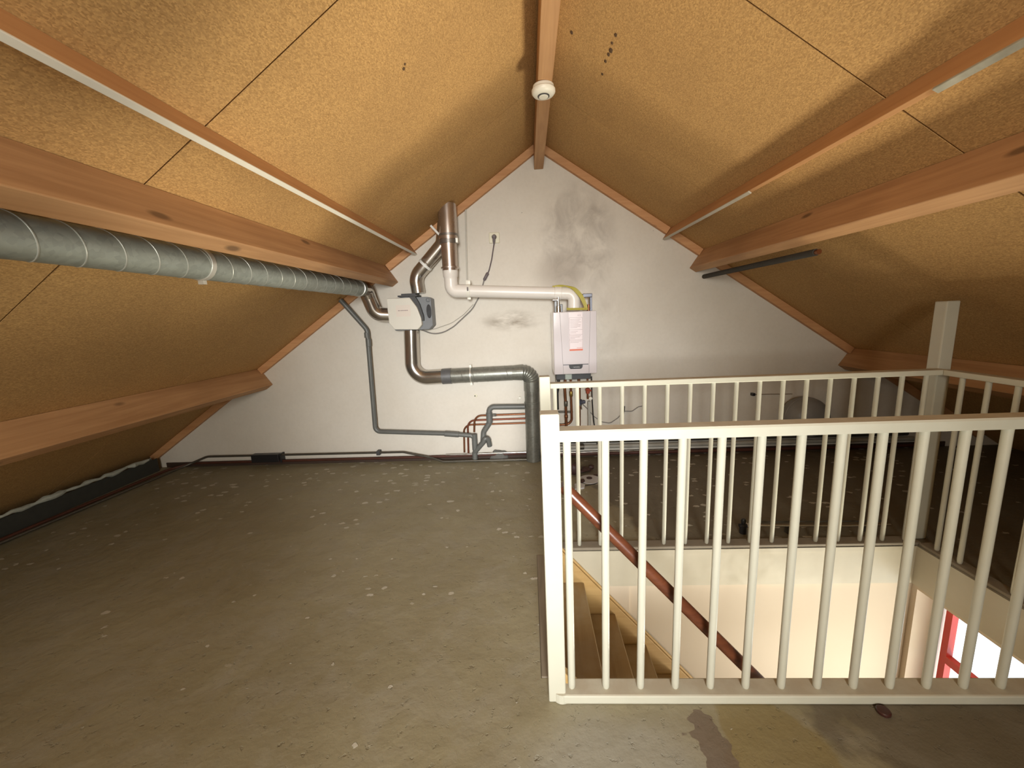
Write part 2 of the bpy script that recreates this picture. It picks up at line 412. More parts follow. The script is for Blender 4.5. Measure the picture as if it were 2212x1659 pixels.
# rear window behind the photographer, the source of the soft front light
def frame_xz(x0, x1, z0, z1, t, y0, y1): return [box(x0, x0+t, y0, y1, z0, z1), box(x1-t, x1, y0, y1, z0, z1), box(x0+t, x1-t, y0, y1, z0, z0+t), box(x0+t, x1-t, y0, y1, z1-t, z1)]
wr = struct('window_2', frame_xz(WIN[0], WIN[1], WIN[2], WIN[3], .05, YB-.14, YB-.08), WHITE_TRIM)
obj('pane', box(WIN[0]+.05, WIN[1]-.05, YB-.115, YB-.109, WIN[2]+.05, WIN[3]-.05), GLASS, wr)

# roof: dark deck with chipboard panels under it; panels stop at laths, purlins and cross joints
dmaxL = (XR-EL)/CA + 0.02; dmaxR = (ER-XR)/CA + 0.02
deck = []
for s, dm in ((-1, dmaxL), (1, dmaxR)):
    deck.append(prism([P(s, -.02 if s < 0 else 0.0, -.022), P(s, dm+.2, -.022), P(s, dm+.2, -.16), P(s, -.1, -.16)], 'y', YB-.25, D+.25))
ceil = struct('ceiling', deck, ROOFDARK)
D1, D2, D3 = 1.40, 1.725, 3.352
LD, LH = {-1: 1.430, 1: 1.375}, {-1: .090, 1: .100}
gap = 0.0035
def panel(s, d0, d1, y0, y1, g0=gap, g1=gap):
    bm = prism([P(s, d0+.002, 0), P(s, d1-.002, 0), P(s, d1-.002, -.02), P(s, d0+.002, -.02)], 'y', y0+g0, y1-g1)
    return obj('chipboard_panel', bm, CHIP, ceil)
for s, ys, dm in ((-1, (YB, -.03, 1.411, 2.838, D), dmaxL), (1, (YB, .30, 1.600, 2.868, D), dmaxR)):
    for (d0, d1) in ((0.0, LD[s]+.009), (LD[s]+.009, D2+.04), (D2+.04, D3+.04), (D3+.04, dm)):
        for i in range(4):
            fine = 0.0024
            panel(s, d0, d1, ys[i], ys[i+1], 0 if i == 0 else (fine if i == 3 else gap), 0 if i == 3 else (fine if i == 2 else gap))
GOUGE = plain('gouge_brown', (0.10, 0.055, 0.025), 0.9)
# small knocks in the boards, dark gouges near the ridge
for gx, gy, gz, gl in ((.267, 2.269, 2.7725, .009), (.449, 2.105, 2.650, .009), (.4445, 2.165, 2.653, .007), (.449, 2.215, 2.650, .012), (.445, 2.250, 2.6525, .009), (.441, 2.308, 2.655, .008), (.444, 2.415, 2.653, .007), (-.486, 1.862, 2.440, .008), (-.475, 1.845, 2.4475, .006)):
    g = bmesh.new(); bmesh.ops.create_icosphere(g, subdivisions=2, radius=1)
    for v in g.verts:
        k = 1+.35*math.sin(6*v.co.x+gy*9)*math.cos(5*v.co.y)
        v.co = V((gx+v.co.x*gl*.7*k, gy+v.co.y*gl*1.3*k, gz+(-.0005-TAN*abs(gx+v.co.x*gl*.7*k-XR)+TAN*abs(gx-XR))+v.co.z*.004))
    obj('gouge', g, GOUGE, ceil, smooth=True)
# trim around the stair opening
def fascia(name, bm): return struct(name, bm, WHITE_TRIM)
fascia('trim_1', [box(.058, XE1-.012, YO1-.012, YO1+.004, -.24, -.004), box(.058, XE1-.016, YO1-.016, YO1-.010, -.030, -.004)])
fascia('trim_2', [box(XE1-.012, XE1+.004, YO0, YO1, -.24, -.004), box(XE1-.016, XE1-.010, YO0, YO1-.016, -.030, -.004)])
fascia('trim_3', box(.058, XE1-.012, YO0-.004, YO0+.010, -.24, -.004))
# storey below
ZL = -2.62
LX0, LX1, LY0 = -1.3, 2.205, 0.15
struct('wall_lower_back', [box(LX0, LX1+.2, YO1+.012, YO1+.16, ZL, -.22), box(LX0, 0.553, YO1-.004, YO1+.012, ZL, -.24)], LOWER)
WY0, WY1, WZ0, WZ1, WT = 0.78, 2.168, -2.45, -.275, .17
struct('wall_lower_right', [box(LX1, LX1+WT, LY0, WY0, ZL, -.22), box(LX1, LX1+WT, WY1, YO1+.012, ZL, -.22),
                            box(LX1, LX1+WT, WY0, WY1, ZL, WZ0), box(LX1, LX1+WT, WY0, WY1, WZ1, -.22)], LOWER)
struct('wall_lower_front', box(LX0, LX1+WT, LY0-.12, LY0, ZL, -.22), LOWER)
struct('wall_lower_left', box(LX0-.12, LX0, LY0-.12, YO1+.16, ZL, -.22), LOWER)
struct('floor_lower', box(LX0-.12, LX1+WT, LY0-.12, YO1+.16, ZL-.1, ZL), plain('lower_floor_laminate', (0.56, 0.45, 0.31), 0.5, var=0.1, scale=4))
FX0, FX1 = LX1+.105, LX1+.165
win = tag(obj('window_1', [box(FX0, FX1, WY0, WY0+.05, WZ0, WZ1), box(FX0, FX1, WY1-.035, WY1, WZ0, WZ1),
     box(FX0, FX1, WY0+.05, WY1-.035, WZ0, WZ0+.05), box(FX0, FX1, WY0+.05, WY1-.035, WZ1-.02, WZ1)], CURT, keep=True), kind='structure')
ys0, ys1 = WY0+.05, WY1-.036
tag(obj('sash', [box(FX0+.01, FX0+.045, 2.072, ys1-.025, WZ0+.05, WZ1-.02), box(FX0+.01, FX0+.045, 1.33, 1.372, WZ0+.05, WZ1-.02),
     box(FX0+.01, FX0+.045, 1.372, 2.072, -.68, -.635), box(FX0+.01, FX0+.045, 1.372, 2.072, WZ0+.05, WZ0+.10)], RED, win), label='red painted sash frame')
obj('pane', box(FX0+.025, FX0+.031, ys0, ys1, WZ0+.05, WZ1-.02), GLASS, win)
struct('trim_4', box(LX1-.05, FX0, WY0-.03, WY1+.03, WZ0-.03, WZ0), WHITE_TRIM)

# ------------------------------------------------------------------ roof timbers
def beam(name, s, d0, d1, h0, h1, mat, label, cat='beam', y0=YB, y1=D, group=None, bev=0.004):
    o = obj(name, prism([P(s, d0, h0), P(s, d1, h0), P(s, d1, h1), P(s, d0, h1)], 'y', y0+.002, y1-.002, bev), mat)
    return tag(o, label, cat, group)
GP = 'heavy roof purlins'
beam('purlin', -1, 1.727, 1.80, .001, .183, PINE, 'upper left pine purlin with the big grey spiral duct running under it', group=GP)
beam('purlin', 1, 1.723, 1.793, .001, .186, PINE, 'upper right pine purlin, bright lower face, short dark tube beside its end', group=GP)
beam('purlin', -1, D3, D3+.085, .001, .195, PINE, 'lower left pine purlin close above the floor edge', group=GP)
beam('purlin', 1, D3+.03, D3+.11, .001, .19, PINE, 'lower right pine purlin behind the tall white corner post', group=GP)
rb = obj('ridge_beam', prism([(XR-.04, 2.642), (XR+.04, 2.642), (XR+.04, 2.828), (XR-.04, 2.828)], 'y', YB+.002, D-.002, .004), PINE)
tag(rb, 'pine ridge beam along the top of the roof carrying the smoke detector', 'beam')
def lath(s, label):
    t = thing('roof_lath', label, 'lath', (P(s, LD[s], .07)[0], (YB+D)/2, P(s, LD[s], .07)[1]), 'thin laths halfway up each roof slope')
    d, h = LD[s], LH[s]
    obj('lath_body', prism([P(s, d, .001), P(s, d+.019, .001), P(s, d+.019, h), P(s, d, h)], 'y', YB+.002, D-.002, .002), PINE_LATH, t)
    return t
lt = lath(-1, 'left roof lath with a full-length white strip under its edge')
tag(obj('white_strip', prism([P(-1, 1.4290, 0.0905), P(-1, 1.4500, 0.0905), P(-1, 1.4500, 0.0980), P(-1, 1.4290, 0.0980)], 'y', YB+.01, D-.01, .002), WHITEPL, lt), label='white cable strip')
rt_ = lath(1, 'right roof lath, bare pine edge between two whitish pieces')
tag(obj('white_strip', prism([P(1, 1.3740, 0.1005), P(1, 1.3950, 0.1005), P(1, 1.3950, 0.1080), P(1, 1.3740, 0.1080)], 'y', 2.36, D-.01, .002), plain('dull_white_strip', (0.55, 0.51, 0.42), 0.5), rt_), label='dull white cable strip')
tag(obj('painted_strip', prism([P(1, 1.3740, 0.1005), P(1, 1.3970, 0.1005), P(1, 1.3970, 0.1080), P(1, 1.3740, 0.1100)], 'y', YB+.01, 1.36, .002), plain('worn_grey_paint', (0.42, 0.40, 0.32), 0.7, var=0.35, scale=25), rt_), label='worn grey-white painted strip')
# rake boards where the roof meets the gable wall
def rake(s, d0, d1, label, h=.062):
    o = obj('rake_board', prism([P(s, d0, .0008), P(s, d1, .0008), P(s, d1, h), P(s, d0, h)], 'y', D-.045, D-.001, .003), PINE_RAKE)
    tag(o, label, 'board', 'pine boards where roof meets gable wall')
for s, a in ((-1, 'left'), (1, 'right')):
    rake(s, .052, LD[s]-.003, f'top {a} pine board along the gable, from ridge down to the lath')
    rake(s, LD[s]+.023, D2-.004, f'short {a} pine board on the gable between lath and upper purlin')
    rake(s, D2+.082, D3-.002 + (.03 if s > 0 else 0), f'long {a} pine board on the gable between the two purlins')
    rake(s, D3+.115, (dmaxL if s < 0 else dmaxR)-.25, f'low {a} pine board on the gable below the lower purlin')

# ------------------------------------------------------------------ stair balustrades
YN = 1.262                                            # near balustrade centre line
def bal_mesh(h, r):
    return tube([(0, 0, 0), (0, 0, .006), (0, 0, .02), (0, 0, h)], r, 14, True, [r*.72, r*.95, r, r])
near = thing('balustrade', 'nearest cream-white stair balustrade, thick bars right in front of the opening', 'balustrade', (1.1, YN, 0), 'cream stair balustrades')
obj('post', box(.026, .088, 1.235, 1.297, .0, 1.082, .005), CREAM, near)
obj('top_rail', prism([(1.231, .990), (1.296, .990), (1.296, 1.020), (1.290, 1.026), (1.237, 1.026), (1.231, 1.020)], 'x', .040, 2.17), CREAM, near)
obj('bottom_rail', [box(.075, 2.17, 1.226, 1.300, .001, .038, .006), tube([(.075, 1.263, .001), (.075, 1.263, .0375)], .0368, 20)], CREAM, near)
b0 = obj('baluster', bal_mesh(.953, .0135), CREAM, near, smooth=True, origin=(0, 0, 0)); b0.location = V((.112, YN, .0365))-WORLD[near.name]
xs = [.112 + .1248*i for i in range(17)]
for x in xs[1:]: dup(b0, (x, YN, .0365), near)
far = thing('balustrade', 'farther cream-white balustrade on the back edge of the stair opening', 'balustrade', (1.1, 2.20, 0), 'cream stair balustrades')
obj('post', box(.048, .108, 2.175, 2.235, .0, 1.055, .005), CREAM, far)
obj('top_rail', box(.108, 2.212, 2.178, 2.236, .985, 1.014, .004), CREAM, far)
obj('bottom_rail', box(.108, 2.198, 2.176, 2.245, .001, .018, .003), plain('dusty_rail', (0.235, 0.20, 0.15), 0.8, var=0.15), far)
b1 = obj('baluster', bal_mesh(.970, .0115), CREAM, far, smooth=True, origin=(0, 0, 0)); b1.location = V((.134, 2.205, .0165))-WORLD[far.name]
for i in range(1, 17): dup(b1, (.134 + .1247*i, 2.205, .0165), far)
side = thing('balustrade', 'short cream-white balustrade on the right edge of the opening', 'balustrade', (2.215, 1.7, 0), 'cream stair balustrades')
obj('top_rail', box(2.182, 2.240, 1.303, 2.176, .985, 1.014, .004), CREAM, side)
obj('bottom_rail', box(2.182, 2.250, 1.303, 2.174, .001, .018, .003), bpy.data.materials['dusty_rail'], side)
b2 = obj('baluster', bal_mesh(.970, .0115), CREAM, side, smooth=True, origin=(0, 0, 0)); b2.location = V((2.208, 2.10, .0165))-WORLD[side.name]
for i in range(1, 7): dup(b2, (2.208, 2.10-.118*i, .0165), side)
tp = obj('corner_post', box(2.215, 2.285, 2.238, 2.305, .0, 1.372, .006), CREAM)
tag(tp, 'tall free-standing cream post at the far right corner of the balustrade', 'post')

# ------------------------------------------------------------------ handrail and stairs
hr = thing('handrail', 'round dark mahogany handrail sloping down through the stair opening', 'handrail', (.10, 1.36, .79))
sl = -1.108; hx = [(.10, .786), (2.02, .786+sl*1.92)]
obj('rail', tube([(hx[0][0], 1.36, hx[0][1]), (hx[0][0]+.004, 1.36, hx[0][1]-.0044), (1.0, 1.36, .786+sl*.9), (hx[1][0], 1.36, hx[1][1])], .0225, 20, True, [.018, .0225, .0225, .0225]), MAHOG, hr, smooth=True)
obj('bracket', tube(fillet([(.116, 1.300, .70), (.116, 1.36, .70), (.116, 1.36, .752)], .02), .006, 8), CHROME, hr, smooth=True)
obj('bracket', tube(fillet([(1.30, YO0+.01, -.62), (1.30, 1.36, -.62), (1.30, 1.36, -.553)], .02), .006, 8), CHROME, hr, smooth=True)
ST = thing('staircase', 'wooden staircase with dusty brown treads going down to the right', 'staircase', (1.0, 1.72, ZL))
obj('top_nosing', box(.001, .055, 1.335, 2.135, -.03, .004, .004), NOSING, ST)
rise, run = .2117, .1855
for i in range(11):
    xn, zn = .275+run*i, -.189-rise*i
    obj('tread', box(xn-.245, xn, 1.312, 2.149, zn-.035, zn, .006), TREAD, ST)
    obj('riser', box(xn-.245, xn-.227, 1.312, 2.149, zn+.001, zn+rise-.036, .0), TREAD, ST)
m_ = -rise/run
def stringer(y0, y1):
    f = lambda x, o: -.189 + (x-.275)*m_ + o
    xa, xb = .004, 2.19
    xa = .058
    return prism([(xa, min(-.012, f(xa, .058))), (.075, f(.075, .058)), (xb, f(xb, .058)), (xb, f(xb, -.27)), (xa, f(xa, -.27))], 'y', y0, y1, .003)
far_s = obj('stringer', stringer(2.150, 2.182), STAIRWOOD, ST)
obj('stringer', stringer(1.276, 1.311), STAIRWOOD, ST)
f = lambda x, o: -.189 + (x-.275)*m_ + o
tag(obj('moulding', prism([(.06, f(.06, .059)), (2.15, f(2.15, .059)), (2.15, f(2.15, .078)), (.06, f(.06, .078))], 'y', 2.158, 2.177, .006), STAIRWOOD, far_s), label='rounded moulding along the stringer top')

# ------------------------------------------------------------------ ventilation
fan = thing('ventilation_unit', 'boxy grey ventilation unit with a white front cover on the gable wall', 'ventilation unit', (-1.07, 3.65, 1.29))
body = prism([(-1.235, 1.325), (-1.215, 1.300), (-.905, 1.300), (-.868, 1.335), (-.868, 1.575), (-.895, 1.590), (-1.10, 1.597), (-1.225, 1.590)], 'y', 3.625, D-.004, .006)
obj('housing', body, FANGREY, fan)
cv = obj('front_cover', prism([(-1.254, 1.589), (-1.250, 1.372), (-1.205, 1.313), (-.995, 1.304), (-.954, 1.345), (-.956, 1.405), (-.985, 1.50), (-1.043, 1.588)], 'y', 3.567, 3.624, .007), FANWHITE, fan)
tag(cv, label='white front cover with cut corners')
obj('paper_label', box(-1.175, -1.045, 3.565, 3.5668, 1.425, 1.525), PAPER, cv)
obj('side_strap', prism([(-1.055, 1.60), (-1.00, 1.60), (-.965, 1.53), (-.938, 1.425), (-.938, 1.38), (-.952, 1.38), (-.953, 1.42), (-.982, 1.507)], 'y', 3.585, 3.622, .003), DKGREY, fan)
obj('side_port', prism([(-.892+.021*math.cos(2*math.pi*k/24), 1.462+.062*math.sin(2*math.pi*k/24)) for k in range(24)], 'y', 3.612, 3.6255, .003), BLACK, fan)
tag(obj('top_flange', [box(-1.16, -.985, 3.60, 3.75, 1.598, 1.612), box(-1.13, -1.00, 3.61, 3.745, 1.612, 1.626)], DKGREY, fan), label='dark stepped top flange')
obj('screw_boss', lathe((-.893, 3.645, 1.562), (0, -1, 0), [(0, .018), (.035, .018), (.042, .008)], 14), FANGREY, fan)
# printed words on the paper label: one small dark line, broken like lettering
ink = []
for k, (a, b) in enumerate(((0, .012), (.016, .021), (.026, .036), (.039, .046), (.049, .055), (.058, .066), (.068, .075), (.078, .087))):
    ink.append(box(-1.155+a, -1.155+b, 3.5642, 3.5649, 1.4745, 1.4815))
obj('printed_line', ink, INK, cv)
# duct along the left purlin
dc = thing('spiral_duct', 'big grey galvanised spiral duct along the left purlin', 'duct', (-1.42, 1.6, 1.60))
CX, CZ, R1 = -1.42, 1.675, .066
obj('pipe', tube([(CX, YB+.01, CZ), (CX, 3.43, CZ)], R1, 36), GALV, dc, smooth=True)
tag(obj('lock_seam', helix((CX, .6, CZ), (CX, 3.36, CZ), R1-.0004, .125, .0026, 6, 30), plain('seam_zinc', (0.46, 0.47, 0.43), 0.4, 0.5), dc, smooth=True))
obj('end_collar', lathe((CX, 3.365, CZ), (0, 1, 0), [(0, R1+.001), (.002, R1+.005), (.010, R1+.005), (.012, R1+.001)], 36), ZINC, dc, smooth=True)
cl = obj('clamp', lathe((CX, 1.728, CZ), (0, 1, 0), [(0, R1+.0005), (.001, R1+.004), (.024, R1+.004), (.025, R1+.0005)], 36), ZINC, dc, smooth=True)
obj('clamp_lug', box(CX-.012, CX+.012, 1.731, 1.751, CZ-R1-.02, CZ-R1-.004), ZINC, cl)
el = obj('duct_elbow', tube(fillet([(CX, 3.432, CZ), (CX, 3.545, CZ), (CX+.01, 3.57, 1.60), (CX+.045, 3.60, 1.455), (-1.256, 3.64, 1.445)], [0, .09, .1, .10, 0], 10), .064, 30), STEEL, None, smooth=True)
tag(el, 'shiny steel elbow between the grey spiral duct and the fan unit', 'duct')
ud = thing('exhaust_duct', 'shiny steel duct bending up from the ventilation unit behind the flue', 'duct', (-.995, 3.68, 1.627))
pth = fillet([(-.992, 3.685, 1.628), (-1.005, 3.685, 1.775), (-.735, 3.665, 2.04), (-.70, 3.65, 2.22)], [0, .13, .10, 0], 12)
obj('pipe', tube(pth, .063, 30), STEEL, ud, smooth=True)
c0 = V((-.905, 3.678, 1.8735)); ax = V((.27, -.02, .265)).normalized()
tag(obj('white_band', lathe(c0-ax*.011, ax, [(0, .064), (.001, .0675), (.022, .0675), (.023, .064)], 30), WHITE_TAPE, ud, smooth=True), label='white tape band')
obj('joint_ring', lathe(c0+ax*.020, ax, [(0, .063), (.004, .0655), (.008, .063)], 30), STEEL, ud, smooth=True)
dn = thing('supply_duct', 'steel and galvanised duct dropping from the fan unit and stepping right to floor', 'duct', (-.4, D-.09, 0))
YD = D-.085
obj('smooth_bend', tube(fillet([(-1.085, YD, 1.299), (-1.112, YD, .845), (-.80, YD, .855)], .15, 16), .070, 30), STEEL, dn, smooth=True)
obj('coupling', lathe((-.828, YD, .854), (1, .0, .02), [(0, .071), (.002, .0735), (.088, .0735), (.09, .071)], 30), plain('grey_tape', (0.14, 0.14, 0.14), 0.45, 0.3), dn, smooth=True)
obj('spiral_pipe', tube([(-.74, YD, .856), (-.165, YD, .864)], .070, 30), GALV_DK, dn, smooth=True)
obj('lock_seam', [helix((-.735, YD, .856), (-.19, YD, .864), .0697, .105, .0024, 5, 26), helix((.010, YD, .66), (.004, YD, .06), .0697, .135, .0024, 5, 26)], GALV_DK, dn, smooth=True)
# segmented elbow: seven slightly stepped rings
pe = fillet([(-.165, YD, .864), (.012, YD, .866), (.010, YD, .69)], .115, 21)
rad = [.072 + .0028*(1 if (i % 3) else -1.2) for i in range(len(pe))]
obj('segmented_elbow', tube(pe, .07, 30, True, rad), GALV_DK, dn, smooth=False)
obj('drop_pipe', tube([(.010, YD, .69), (.003, YD, .002)], .070, 30), GALV_DK, dn, smooth=True)
obj('joint_ring', lathe((.0085, YD, .585), (0, 0, -1), [(0, .0705), (.003, .0745), (.012, .0745), (.015, .0705)], 30), GALV_DK, dn, smooth=True)
kb = obj('clip', lathe((-.562, YD, .8586), (1, 0, .01), [(0, .0705), (.001, .0735), (.013, .0735), (.014, .0705)], 30), ZINC, dn, smooth=True)
obj('clip_lug', box(-.566, -.545, YD-.012, YD+.012, .930, .955), WHITEPL, kb); obj('clip_lug', box(-.566, -.545, YD-.012, YD+.012, .762, .787), WHITEPL, kb)

# ------------------------------------------------------------------ flue and boiler
fe = thing('flue', 'steel roof flue with white plastic pipe leading across to the boiler', 'flue', (-.66, 3.56, 1.57))
YF = 3.565
obj('flue_pipe', tube([(-.655, YF, 2.345), (-.660, YF, 2.06), (-.6605, YF, 2.059), (-.664, YF, 1.80)], .07, 32, True, [.078, .078, .069, .066]), STEEL_FLUE, fe, smooth=True)
cl = obj('flue_clamp', [lathe((-.659, YF, 2.105), (0, 0, -1), [(0, .0785), (.001, .082), (.018, .082), (.019, .0785)], 32), lathe((-.660, YF, 2.055), (0, 0, -1), [(0, .070), (.001, .0815), (.030, .0815), (.031, .070)], 32)], plain('flue_band', (0.28, 0.27, 0.255), 0.35, 0.8), fe, smooth=True)
obj('clamp_bolt', tube([(-.735, YF-.02, 2.10), (-.80, YF-.03, 2.175)], .010, 10), WHITE_TAPE, cl); obj('clamp_lug', box(-.592, -.570, YF-.06, YF-.03, 2.02, 2.062, .003), ZINC, cl)
obj('flue_collar', lathe((-.664, YF, 1.835), (0, 0, -1), [(0, .067), (.003, .078), (.018, .078), (.021, .064), (.048, .062)], 32), STEEL_FLUE, fe, smooth=True)
obj('socket', lathe((-.664, YF, 1.805), (0, 0, -1), [(0, .0635), (.003, .066), (.055, .0645), (.062, .059), (.088, .059)], 30), PVC_W, fe, smooth=True)
obj('plastic_elbow', tube(fillet([(-.664, YF, 1.722), (-.664, YF, 1.628), (-.515, YF, 1.620)], .085, 14), .058, 28), PVC_W, fe, smooth=True)
obj('plastic_pipe', tube([(-.52, YF, 1.6205), (.262, YF, 1.566)], .0525, 28), PVC_W, fe, smooth=True)
jc = obj('pipe_clip', [lathe((-.528, YF, 1.621), (1, 0, -.07), [(0, .054), (.001, .060), (.030, .060), (.031, .054)], 28), box(-.535, -.490, YF-.02, YF+.02, 1.676, 1.712, .005), box(-.527, -.495, YF-.02, YF+.02, 1.545, 1.566, .004)], WHITEPL, fe, smooth=True)
obj('clip_slot', box(-.519, -.506, YF-.0625, YF-.0575, 1.618, 1.650), BROWN, jc)
obj('socket', lathe((.235, YF, 1.568), (1, 0, -.07), [(0, .0525), (.002, .0575), (.058, .0575), (.06, .0535)], 28), PVC_W, fe, smooth=True)
obj('plastic_elbow', tube(fillet([(.29, YF, 1.564), (.405, YF, 1.556), (.402, YF, 1.412)], .10, 14), .0535, 28), PVC_W, fe, smooth=True)

BX0, BX1, BZ0, BZ1, BF = .209, .574, .872, 1.404, 3.417
bo = thing('boiler', 'white wall-hung heating boiler with a pink instruction sticker', 'boiler', (.39, 3.59, BZ0))
obj('casing', box(BX0, BX1, BF+.022, D-.02, BZ0, BZ1, .006), BOILER, bo)
front = obj('front_panel', prism([(BX0, BZ0), (BX1, BZ0), (BX1, BZ1), (BX0, BZ1)], 'y', BF, BF+.021, .006), BOILER, bo)
# slightly bowed centre field between two converging seams
obj('centre_panel', prism([(.288, BZ0+.004), (.504, BZ0+.004), (.520, BZ1-.004), (.266, BZ1-.004)], 'y', BF-.004, BF+.002, .002), BOILER, bo)
def seam(xa, za, xb, zb): 
    return tube([(xa, BF-.004, za), (xb, BF-.004, zb)], .0011, 5)
obj('seam', [seam(.287, BZ0+.005, .265, BZ1-.004), seam(.505, BZ0+.005, .521, BZ1-.004)], SEAM, front)
cp = obj('control_panel', [box(.285, .500, BF-.010, BF-.004, .953, .958), prism([(.335, .953), (.452, .953), (.449, .930), (.438, .918), (.348, .918), (.338, .930)], 'y', BF-.011, BF-.004, .002)], BLACK, bo)
def text(body, size, x, z, y, mat, parent, name):
    c = bpy.data.curves.new(name, 'FONT'); c.body = body; c.size = size; c.align_x = 'CENTER'; c.extrude = .0003
    t = bpy.data.objects.new(name, c); COL.objects.link(t)
    dg = bpy.context.evaluated_depsgraph_get(); me = bpy.data.meshes.new_from_object(t.evaluated_get(dg))
    bpy.data.objects.remove(t); bpy.data.curves.remove(c)
    me.transform(Matrix.Rotation(math.pi/2, 4, 'X')); me.materials.clear(); me.materials.append(mat)
    o = bpy.data.objects.new(name, me); COL.objects.link(o); WORLD[o.name] = V((x, y, z))
    o.parent = parent; o.location = V((x, y, z))-WORLD[parent.name]; return o
text('remeha', .018, .398, .929, BF-.0115, plain('panel_print', (0.5, 0.5, 0.5), 0.5), cp, 'lettering')
stk = obj('sticker', box(.341, .456, BF-.0052, BF-.0042, 1.072, 1.396), STICKER, bo); stk['label'] = 'pink printed instruction sticker'
ln = []
def hl(x0, x1, z, t=.0016): ln.append(box(x0, x1, BF-.0058, BF-.0053, z-t/2, z+t/2))
for z in (1.352, 1.252, 1.210, 1.166): hl(.343, .454, z, .0018)
for x in (.344, .453): ln.append(box(x-.0008, x+.0008, BF-.0058, BF-.0053, 1.090, 1.352))
for i, e in enumerate((.44, .43, .445, .42, .44, .436, .41)): hl(.350, e, 1.338-.0115*i, .0022)
for i, e in enumerate((.415, .40)): hl(.350, e, 1.238-.012*i, .0022)
for i, e in enumerate((.44, .43, .39)): hl(.350, e, 1.200-.011*i, .0022)
for i, e in enumerate((.445, .42)): hl(.350, e, 1.156-.011*i, .0020)
obj('printed_lines', ln, INK, stk)
obj('printed_bar', box(.342, .455, BF-.0058, BF-.0053, 1.074, 1.088), ORANGE, stk)
text('remeha', .016, .428, 1.093, BF-.0058, ORANGE, stk, 'lettering')
text('v s', .022, .427, 1.366, BF-.0058, INK, stk, 'lettering')
tv = []
tv += [lathe((.262, 3.50, BZ1), (0, 0, 1), [(0, .022), (.05, .022), (.055, .014), (.09, .014)], 14)]
tag(obj('top_bracket', [box(.228, .262, 3.50, 3.53, BZ1, 1.50, .003), box(.275, .300, 3.50, 3.53, BZ1, 1.47, .003)], plain('bracket_grey', (0.10, 0.10, 0.10), 0.4, 0.4), bo), label='grey metal bracket on the boiler top')
obj('gas_valve', tv + [tube([(.215, 3.50, 1.508), (.262, 3.50, 1.508)], .012, 10), tube([(.262, 3.50, 1.46), (.262, 3.50, 1.53)], .009, 10)], CHROME, bo, smooth=True)
obj('top_clip', [box(.478, .560, 3.55, 3.58, 1.520, 1.552, .004), box(.540, .558, 3.55, 3.58, BZ1, 1.520, .002)], plain('clip_steel', (0.13, 0.135, 0.16), 0.35, 0.5), bo)
obj('drain_fitting', tube([(.535, 3.60, BZ1), (.535, 3.60, 1.46)], .011, 12), COPPER, bo, smooth=True)
obj('lower_shroud', [box(.235, .550, 3.60, D-.03, .795, BZ0-.001, .004)], DKGREY, bo)
tag(obj('lower_display', box(.315, .375, 3.575, 3.60, .800, .860, .003), plain('pale_tag', (0.42, 0.46, 0.40), 0.5), bo), label='pale green tag under the boiler')
hs = thing('yellow_hose', 'coil of thin yellow hose draped over the boiler elbow', 'hose', (.42, 3.54, BZ1))
for k in range(4):
    o_ = .012*k
    pts = [(.22+.01*k, 3.560, 1.626-.002*k), (.30+o_, 3.545, 1.634-.003*k), (.385+o_*.9, 3.50-.01*k, 1.598), (.445+o_*.8, 3.485, 1.525), (.478+o_*.6, 3.482, 1.455), (.490+o_*.5, 3.482, BZ1+.010)]
    obj('hose_strand', tube(fillet(pts, .12, 6), .0048, 8), YELLOW, hs, smooth=True)
for k in range(2):
    obj('hose_strand', tube(fillet([(.330, 3.475, 1.424+.010*k), (.36, 3.468-.003*k, 1.420+.010*k), (.46, 3.470, 1.418+.010*k), (.505, 3.48, 1.416+.010*k)], .05, 5), .0046, 8), YELLOW, hs, smooth=True)

# pipework under the boiler
def pipe(name, pts, r, mat, label, cat='pipe', fr=.03, group=None, seg=12, parts=()):
    o = obj(name, tube(fillet(pts, fr, 7), r, seg), mat, smooth=True); tag(o, label, cat, group); 
    for nm, bm, mt in parts: obj(nm, bm, mt, o, smooth=True)
    return o
YP = D-.06
GB = 'pipes under the boiler'
def ring(c, ax, r, L): return lathe(V(c)-V(ax).normalized()*L/2, ax, [(0, r*.9), (.002, r), (L-.002, r), (L, r*.9)], 14)
pipe('copper_pipe', [(.325, YP-.038, .795), (.318, YP-.038, .70), (.325, YP-.038, .48), (.325, YP-.038, .235), (.255, YP-.038, .215)], .0125, COPPER, 'copper pipe dropping straight from boiler to a bent brass end', 'pipe', .025, GB, parts=[('fitting', ring((.325, YP-.038, .555), (0, 0, 1), .017, .05), DARKPIPE), ('fitting', ring((.270, YP-.038, .219), (1, 0, .2), .019, .045), DARKPIPE), ('fitting', ring((.325, YP-.038, .43), (0, 0, 1), .0165, .03), COPPER)])
pipe('copper_pipe', [(.378, YP, .795), (.378, YP, .66), (.382, YP, .345), (.205, YP, .335)], .011, COPPER, 'copper pipe under the boiler turning left in a wide round bend', 'pipe', .06, GB, parts=[('fitting', ring((.378, YP, .64), (0, 0, 1), .016, .05), plain('brass', (0.42, 0.28, 0.08), 0.3, 0.9))])
pipe('heating_pipe', [(.395, YP+.032, .455), (.195, YP+.032, .462)], .011, DARKPIPE, 'short dark horizontal pipe crossing behind the boiler copper pipes', 'pipe', .02, GB)
